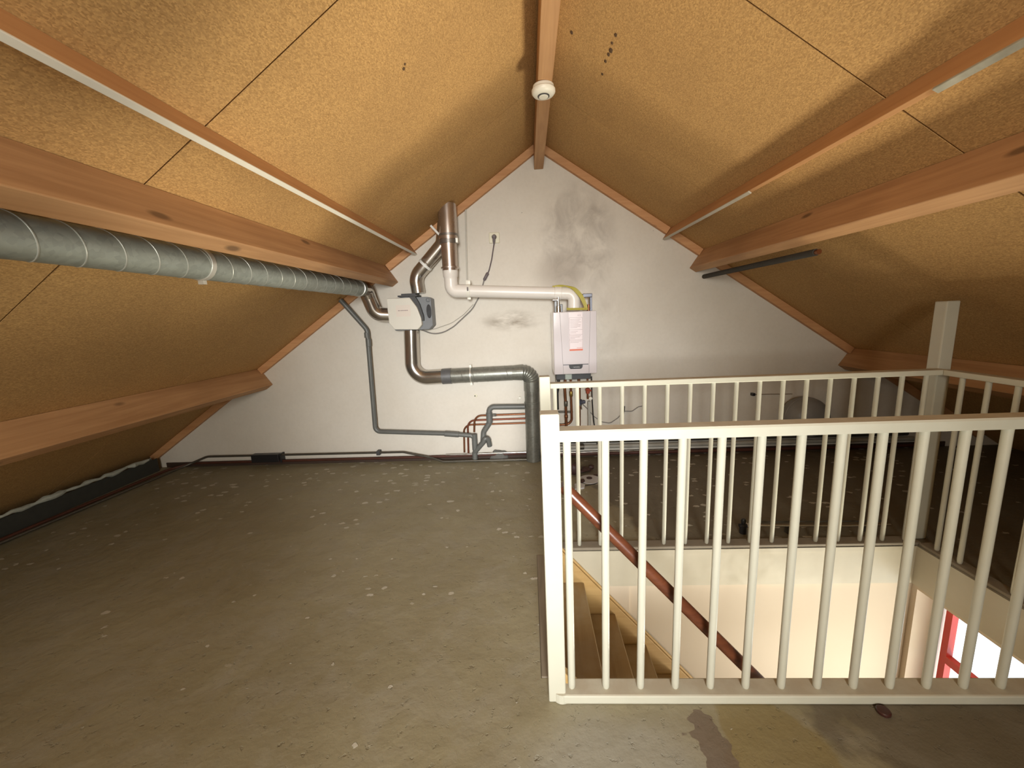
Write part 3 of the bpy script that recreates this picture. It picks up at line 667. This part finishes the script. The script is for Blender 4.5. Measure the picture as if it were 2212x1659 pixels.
pipe('copper_pipe', [(.452, YP-.01, .795), (.455, YP-.01, .62), (.450, YP-.01, .262), (.20, YP-.01, .272)], .013, COPPER, 'thicker copper pipe under the boiler with blue-grey tap, lowest crossing', 'pipe', .022, GB, parts=[('tap', [ring((.452, YP-.03, .56), (0, 0, 1), .024, .06), lathe((.455, YP-.05, .568), (1, -.3, .1), [(0, .012), (.03, .018), (.05, .014)], 12)], plain('blue_grey_tap', (0.07, 0.075, 0.10), 0.4, 0.3)), ('tap_lever', tube([(.462, YP-.055, .545), (.468, YP-.06, .50)], .006, 8), CHROME)])
pipe('white_waste_pipe', [(.545, YP-.01, .565), (.545, YP-.01, .25), (.50, YP-.01, .17)], .013, plain('pale_grey_pipe', (0.42, 0.41, 0.36), 0.4), 'pale grey waste pipe under the boiler curving left near the floor', 'pipe', .09, GB, parts=[('cap', lathe((.553, YP-.038, .60), (0, -1, 0), [(0, .016), (.018, .016), (.022, .010)], 14), WHITEPL)])
pipe('filling_pipe', [(.535, YP, .795), (.535, YP, .585)], .0085, COPPER, 'thin copper pipe under the boiler with a red valve', 'pipe', .02, GB, parts=[('red_valve', [ring((.535, YP-.01, .665), (0, 0, 1), .018, .05), tube([(.510, YP-.03, .682), (.565, YP-.03, .668)], .008, 8)], REDV), ('fitting', ring((.540, YP-.015, .725), (0, 0, 1), .012, .05), CHROME)])
pipe('chrome_tube', [(.238, YP-.03, .80), (.232, YP-.03, .42), (.236, YP-.03, .25)], .0045, CHROME, 'slim bright vertical tube at the left under the boiler', 'pipe', .05, GB)
pipe('drain_hose', [(.262, YP-.03, .80), (.262, YP-.03, .735), (.245, YP-.03, .66), (.245, YP-.03, .50)], .014, BLACK, 'thick black drain hose curving down left under the boiler', 'hose', .05, GB)
pipe('black_cable', [(.572, YP, .80), (.575, YP, .60), (.583, YP, .44), (.592, YP, .34), (.625, YP, .235), (.625, D-.03, .11)], .0055, BLACK, 'thick black cable hanging straight down right under the boiler', 'cable', .12)
pipe('dark_cable', [(.465, YP-.04, .562), (.53, YP, .49), (.60, D-.02, .40), (.672, D-.02, .345), (.752, D-.018, .328), (.827, D-.018, .379), (.88, D-.018, .445), (.958, D-.018, .438), (1.02, D-.018, .482), (1.088, D-.018, .493)], .0038, CABLE, 'thin dark cord looping along the wall right of the boiler', 'cable', .05)
pl = thing('black_plug', 'black power plug hanging on the wall behind the balusters', 'plug', (.872, D-.03, .27))
obj('plug_body', tube([(.874, D-.032, .500), (.874, D-.032, .495), (.873, D-.032, .455), (.871, D-.030, .41)], .012, 12, True, [.008, .017, .016, .009]), BLACK, pl, smooth=True)
obj('cord', tube(fillet([(.871, D-.030, .41), (.874, D-.028, .35), (.862, D-.026, .27), (.862, D-.02, .13)], .1), .005, 8), BLACK, pl, smooth=True)

# ------------------------------------------------------------------ wall pipes left of the boiler
GW = 'grey plastic drain pipes on the gable wall'
YW = D-.075
pipe('drain_pipe', [(-1.705, YW-.05, 1.60), (-1.690, YW-.045, 1.58), (-1.505, YW, 1.318), (-1.528, YW, .335), (-.86, YW, .294), (-.558, YW, .262), (-.568, YW, .002)], .022, PVC_G,
     'grey plastic drain pipe from roof down the wall then right to floor', 'pipe', [0, .10, .10, .05, .05, .05, 0], GW, 16,
     [('sleeve', ring((-1.505, YW, 1.20), (.02, 0, 1), .0255, .07), PVC_G), ('sleeve', ring((-1.512, YW, 1.27), (.02, 0, 1), .0255, .05), PVC_G), ('sleeve', ring((-.78, YW, .285), (1, 0, -.10), .028, .14), PVC_G),
      ('sleeve', ring((-.562, YW, .20), (0, 0, 1), .027, .16), PVC_G), ('sleeve', ring((-.567, YW, .06), (0, 0, 1), .027, .07), PVC_G),
      ('branch', tube(fillet([(-.563, YW, .10), (-.50, YW-.03, .175), (-.455, YW-.04, .225)], .05), .024, 14), PVC_G)])
pipe('drain_pipe', [(-.0625, YW-.01, .537), (-.405, YW-.01, .545), (-.405, YW-.01, .39), (-.468, YW-.01, .30), (-.478, YW-.02, .20)], .026, PVC_G,
     'grey insulated pipe coming left from behind the big duct, bending down', 'pipe', [0, .05, .05, .05, 0], GW, 16,
     [('sleeve', ring((-.405, YW-.01, .44), (0, 0, 1), .030, .10), PVC_G)])
yb = obj('trap_elbow', tube(fillet([(-.415, YW-.02, .16), (-.425, YW-.035, .235), (-.452, YW-.045, .250), (-.470, YW-.045, .215)], .03), .024, 14), PVC_G, smooth=True)
tag(yb, 'small grey plastic trap elbow beside the drain branch near the floor', 'pipe')
mo = bmesh.new(); bmesh.ops.create_icosphere(mo, subdivisions=3, radius=1)
for v in mo.verts:
    k = 1 + .18*math.sin(v.co.x*5+1)*math.cos(v.co.z*4+v.co.y*3)
    v.co = V((-.33+v.co.x*.088*k, D-.035+v.co.y*.034, .0+max(0, v.co.z)*.098*k))
tag(obj('mortar_lump', mo, MORTAR, smooth=True), 'rough grey lump of mortar at wall foot left of the big duct', 'mortar')
GC = 'three copper pipes behind the big duct'
YC = D-.025
for z, x, lab in ((.455, -.553, 'top'), (.406, -.625, 'middle'), (.357, -.668, 'lowest')):
    YC = {.455: D-.045, .406: D-.030, .357: D-.012}[z]
    pipe('copper_pipe', [({.455: -.062, .406: -.046, .357: -.030}[z], YC, z), (x, YC, z-.002), (x-.012, YC, .075 if z < .45 else .29)], .0095, COPPER if z != .406 else plain('dull_copper', (0.20, 0.065, 0.035), 0.4, 0.6, 0.2), f'{lab} of three thin copper pipes running left from the big duct', 'pipe', .075, GC,
         parts=[('fitting', ring((-.375, YC, z-.001), (1, 0, 0), .0135, .07), DARKPIPE)] if z == .455 else ())
# pipes along the foot of the wall and the left eave
pipe('floor_pipe', [(-3.62, 2.0, .035), (-3.50, 3.66, .042), (-3.30, D-.05, .118), (-1.28, D-.05, .108), (-1.02, D-.07, .055), (-.88, D-.10, .018), (.20, D-.10, .016), (.235, D-.10, .016)], .0105, DARKPIPE,
     'upper dark heating pipe along the wall foot, turning forward under left roof', 'pipe', [0, .2, .12, .12, .08, .08, 0, 0], None, 10)
pipe('floor_pipe', [(-3.665, 2.0, .035), (-3.60, 3.58, .040), (-3.47, D-.05, .052), (-1.0, D-.045, .050), (.24, D-.045, .062)], .0125, RUST, 'lower red-brown heating pipe lying along the foot of the gable wall', 'pipe', [0, .15, .1, .1, 0], None, 10)
pipe('bright_tube', [(-.86, D-.062, .070), (.24, D-.062, .078)], .0065, CHROME, 'thin bright tube along the wall foot left of the near post', 'pipe', .05, None, 8)
bk = obj('pipe_clip', [box(-2.83, -2.545, D-.068, D-.004, .045, .125, .006), box(-2.535, -2.515, D-.070, D-.004, .040, .132, .003)], BLACK)
tag(bk, 'black double clip holding both floor pipes on the left wall foot', 'clip')
b3 = obj('pipe_clip', box(-1.55, -1.515, D-.066, D-.004, .085, .128, .004), DKGREY); tag(b3, 'small grey pipe clip on the upper floor pipe, mid wall', 'clip')
kn = obj('edge_board', prism([(-3.80, .001), (-3.775, .001), (-3.775, .135), (-3.80, .120)], 'y', YB+.01, D-.10, .0), KNEE)
tag(kn, 'black edge board under the left roof at the floor', 'board')
fb = []
ypts = [YB+.02 + i*.05 for i in range(int((D-.14-YB)/.05))]
fs = tube([(-3.772+random.uniform(-.009, .009), y, .152+random.uniform(-.008, .008)) for y in ypts], .012, 8, True, [random.uniform(.009, .024) for _ in ypts])
tag(obj('foam_seam', fs, FOAM, smooth=True), 'ragged pale foam seal on top of the black edge board', 'foam')
# right of the stairs
pipe('floor_pipe', [(.262, D-.05, .112), (3.55, D-.05, .100)], .021, plain('pale_pipe', (0.34, 0.33, 0.29), 0.4), 'pale grey pipe along the wall foot behind the balustrade', 'pipe', .02, None, 12,
     [('joint', ring((.47, D-.05, .112), (1, 0, 0), .028, .05), DARKPIPE)])
pipe('bright_tube', [(.262, D-.062, .060), (1.35, D-.062, .062)], .0068, CHROME, 'thin bright tube along the wall foot right of the near post', 'pipe', .05, None, 8)
pipe('floor_pipe', [(.262, D-.035, .034), (3.6, D-.035, .030)], .016, RUST, 'dark red-brown pipe along wall foot behind the balustrade', 'pipe', .02, None, 10)
ins = obj('pipe_lagging', tube([(.262, D-.030, .165), (3.5, D-.030, .150)], .024, 14), INSUL, smooth=True); tag(ins, 'black lagged pipe on the wall foot behind the balustrade', 'pipe')
lp = thing('low_pipe', 'low bright heating pipe on short feet behind the far balustrade', 'pipe', (1.75, 2.32, 0))
obj('pipe', tube(fillet([(1.285, 2.335, .045), (1.35, 2.33, .052), (1.9, 2.31, .050), (2.14, 2.31, .052)], .1), .0075, 10), CHROME, lp, smooth=True)
obj('pipe', tube([(1.345, 2.352, .064), (2.14, 2.335, .064)], .0055, 10), DARKPIPE, lp, smooth=True)
for x in (1.55, 2.02): obj('foot', box(x-.010, x+.010, 2.315, 2.345, .0, .045, .003), DARKPIPE, lp)
obj('valve', [lathe((1.285, 2.335, .0), (0, 0, 1), [(0, .020), (.055, .020), (.060, .012), (.085, .015), (.095, .010)], 14), tube([(1.262, 2.335, .05), (1.306, 2.335, .05)], .013, 10)], BLACK, lp, smooth=True)
vs = thing('expansion_vessel', 'round grey expansion vessel hung on the wall behind the balusters', 'vessel', (2.49, 3.62, .18))
obj('shell', lathe((2.49, D-.02, .365), (0, -1, 0), [(0, .09), (.012, .135), (.035, .168), (.07, .183), (.16, .183), (.20, .165), (.23, .13), (.25, .08), (.258, .02)], 36), VESSEL, vs, smooth=True)
obj('girth_seam', lathe((2.49, D-.13, .365), (0, -1, 0), [(0, .1825), (.004, .187), (.012, .187), (.016, .1825)], 36), VESSEL, vs, smooth=True)
obj('wall_bracket', box(2.45, 2.53, D-.045, D-.001, .30, .43, .004), DKGREY, vs)
rd = thing('wall_rod', 'thin straight rod with dark end fixed to the wall above vessel', 'rod', (2.26, D-.03, .55))
obj('rod', tube([(2.085, D-.03, .568), (2.43, D-.03, .560)], .0035, 8), CHROME, rd)
obj('end_cap', box(2.062, 2.088, D-.045, D-.003, .555, .582, .003), BLACK, rd)
tb = thing('dark_tube', 'dark insulated tube under the upper right purlin, copper-coloured end', 'tube', (1.60, 3.06, 1.64))
obj('insulation', tube([(1.602, 2.36, 1.667), (1.592, D-.01, 1.663)], .0195, 16), INSUL, tb, smooth=True)
obj('copper_end', tube([(1.6022, 2.335, 1.667), (1.602, 2.362, 1.667)], .014, 14), COPPER, tb, smooth=True)

# ------------------------------------------------------------------ small wall items
so = thing('wall_socket', 'ivory wall socket high on the gable with a plug in it', 'socket', (-.28, D, 2.043))
obj('cover_plate', box(-.328, -.232, D-.014, D-.001, 2.043, 2.136, .006), IVORY, so)
obj('recess_ring', lathe((-.28, D-.014, 2.09), (0, -1, 0), [(-.004, .030), (.001, .030), (.002, .026)], 24), IVORY, so)
pg = thing('power_cord', 'grey power cord with in-line switch hanging from the high wall socket', 'cable', (-.45, D-.03, 1.28))
obj('plug', [lathe((-.28, D-.013, 2.094), (0, -1, 0), [(0, .022), (.02, .021), (.034, .012)], 18), tube([(-.28, D-.035, 2.092), (-.282, D-.036, 2.055), (-.284, D-.034, 2.028)], .01, 12, True, [.014, .0125, .006])], PLUG, pg, smooth=True)
obj('cord', tube(fillet([(-.284, D-.034, 2.03), (-.312, D-.025, 1.90), (-.345, D-.02, 1.795), (-.372, D-.022, 1.755)], .2), .0055, 8), PLUG, pg, smooth=True)
obj('inline_switch', tube([(-.352, D-.022, 1.788), (-.356, D-.022, 1.780), (-.388, D-.022, 1.728), (-.394, D-.022, 1.718)], .013, 12, True, [.008, .015, .014, .007]), PLUG, pg, smooth=True)
obj('cord', tube(fillet([(-.394, D-.022, 1.718), (-.43, D-.02, 1.60), (-.516, D-.025, 1.465), (-.699, D-.025, 1.314), (-.80, D-.03, 1.262), (-.90, D-.04, 1.252), (-1.00, D-.05, 1.298)], .25), .0055, 8), CABLE, pg, smooth=True)
pipe('thin_cable', [(-.505, D-.012, 1.51), (-.60, D-.012, 1.42), (-.721, D-.012, 1.346), (-.88, D-.014, 1.300), (-.99, D-.03, 1.286), (-1.02, D-.06, 1.303)], .0035, CABLE_W, 'thin pale cable curving from white flue pipe to the fan unit', 'cable', .2)
cd = obj('wall_conduit', tube([(-.522, D-.012, 2.395), (-.548, D-.012, 1.735)], .0075, 10), plain('dirty_white_conduit', (0.55, 0.52, 0.45), 0.5), smooth=True); tag(cd, 'thin whitish conduit running vertically from roof board to flue pipe', 'conduit')
hk = thing('wall_hook', 'small round wall hook below the horizontal duct', 'hook', (-.54, D, .63))
obj('plate', lathe((-.535, D, .640), (0, -1, 0), [(0, .016), (.006, .015), (.008, .010)], 16), IVORY, hk)
obj('hole', lathe((-.541, D-.007, .641), (0, -1, 0), [(0, .006), (.003, .006)], 12), BLACK, hk)
h2 = obj('wall_hook', [box(-.118, -.098, D-.03, D-.001, .60, .622, .002), tube([(-.128, D-.012, .60), (-.132, D-.014, .575), (-.112, D-.014, .565)], .004, 8)], WHITEPL); tag(h2, 'small white clip hook on the wall just left of the drop duct', 'hook')
sd = thing('smoke_detector', 'round white smoke detector under the ridge beam', 'smoke detector', (XR-.008, 2.467, 2.585))
sx, sy = XR-.008, 2.467
obj('base', lathe((sx, sy, 2.6405), (0, 0, -1), [(0, .058), (.014, .060), (.016, .056)], 36), WHITEPL, sd, smooth=True)
obj('cover', lathe((sx, sy, 2.625), (0, 0, -1), [(0, .060), (.006, .066), (.018, .066), (.030, .056), (.034, .034), (.035, .0)], 36), WHITEPL, sd, smooth=True)
obj('vent_ring', lathe((sx, sy, 2.5895), (0, 0, -1), [(-.003, .033), (.0015, .033), (.0025, .029)], 30), DKGREY, sd)
obj('test_button', lathe((sx, sy, 2.587), (0, 0, -1), [(-.002, .026), (.0025, .026), (.004, .022)], 28), WHITEPL, sd)
# ------------------------------------------------------------------ on the floor
ds = obj('bottle_cap', lathe((1.168, 1.200, 0), (0, 0, 1), [(0, .019), (.003, .021), (.010, .021), (.013, .018), (.0135, .0)], 24), BROWN, smooth=True)
tag(ds, 'small dark brown disc lying against the near bottom rail', 'disc')
pt = thing('white_plate', 'white round plate-like piece lying on the floor behind the stairs', 'plate', (.46, 3.19, 0))
obj('disc', lathe((.470, 3.19, .0), (0, 0, 1), [(0, .085), (.004, .090), (.008, .088), (.009, .0)], 30), plain('chalky_white', (0.48, 0.46, 0.45), 0.7), pt)
w2 = obj('white_shard', prism([(.325, 3.00), (.40, 3.02), (.415, 3.08), (.37, 3.12), (.33, 3.09)], 'z', .001, .012), bpy.data.materials['chalky_white']); tag(w2, 'white broken shard on the floor in front of the plate', 'shard')
names = ['tall dark brown scrap at the left of the litter heap', 'dark scrap at the back left of the litter heap', 'flat dark scrap between heap and plate', 'dark jagged scrap behind the white plate', 'rearmost small dark scrap of the litter heap', 'small dark scrap by the left rim of the white plate', 'long thin brown scrap right of the white plate']
bits = [(.355, 3.30, .045, .03, .11, 20), (.375, 3.38, .05, .03, .085, 70), (.43, 3.36, .055, .03, .03, 10), (.47, 3.39, .05, .028, .035, 130), (.52, 3.42, .03, .022, .045, 40), (.40, 3.14, .028, .02, .03, 60), (.565, 3.27, .055, .012, .014, -8)]
for i, (x, y, lx, ly, lz, a) in enumerate(bits):
    b = bmesh.new(); bmesh.ops.create_icosphere(b, subdivisions=2, radius=1)
    for v in b.verts:
        k = 1+.22*math.sin(7*v.co.x+i)*math.cos(5*v.co.y+2*i)
        v.co = V((v.co.x*lx*k, v.co.y*ly*k, (v.co.z+1)*lz*.5))
    bmesh.ops.rotate(b, verts=b.verts, cent=(0, 0, 0), matrix=Matrix.Rotation(math.radians(a), 3, 'Z')); bmesh.ops.translate(b, verts=b.verts, vec=(x, y, 0))
    tag(obj('brown_scrap', b, BARK, smooth=True), names[i], 'scrap', 'dark scraps in the litter heap')
sc = obj('brown_scrap', lathe((.468, 3.205, .0095), (0, 0, 1), [(0, .024), (.004, .024), (.006, .015)], 14), BARK); tag(sc, 'dark oval scrap lying on top of the white plate', 'scrap')
pipe('wire_bit', [(.36, 3.06, .004), (.43, 3.075, .004), (.50, 3.10, .004), (.565, 3.16, .004), (.60, 3.25, .004)], .003, BLACK, 'thin black wire lying around the front of the white plate', 'wire', .1, None, 6)
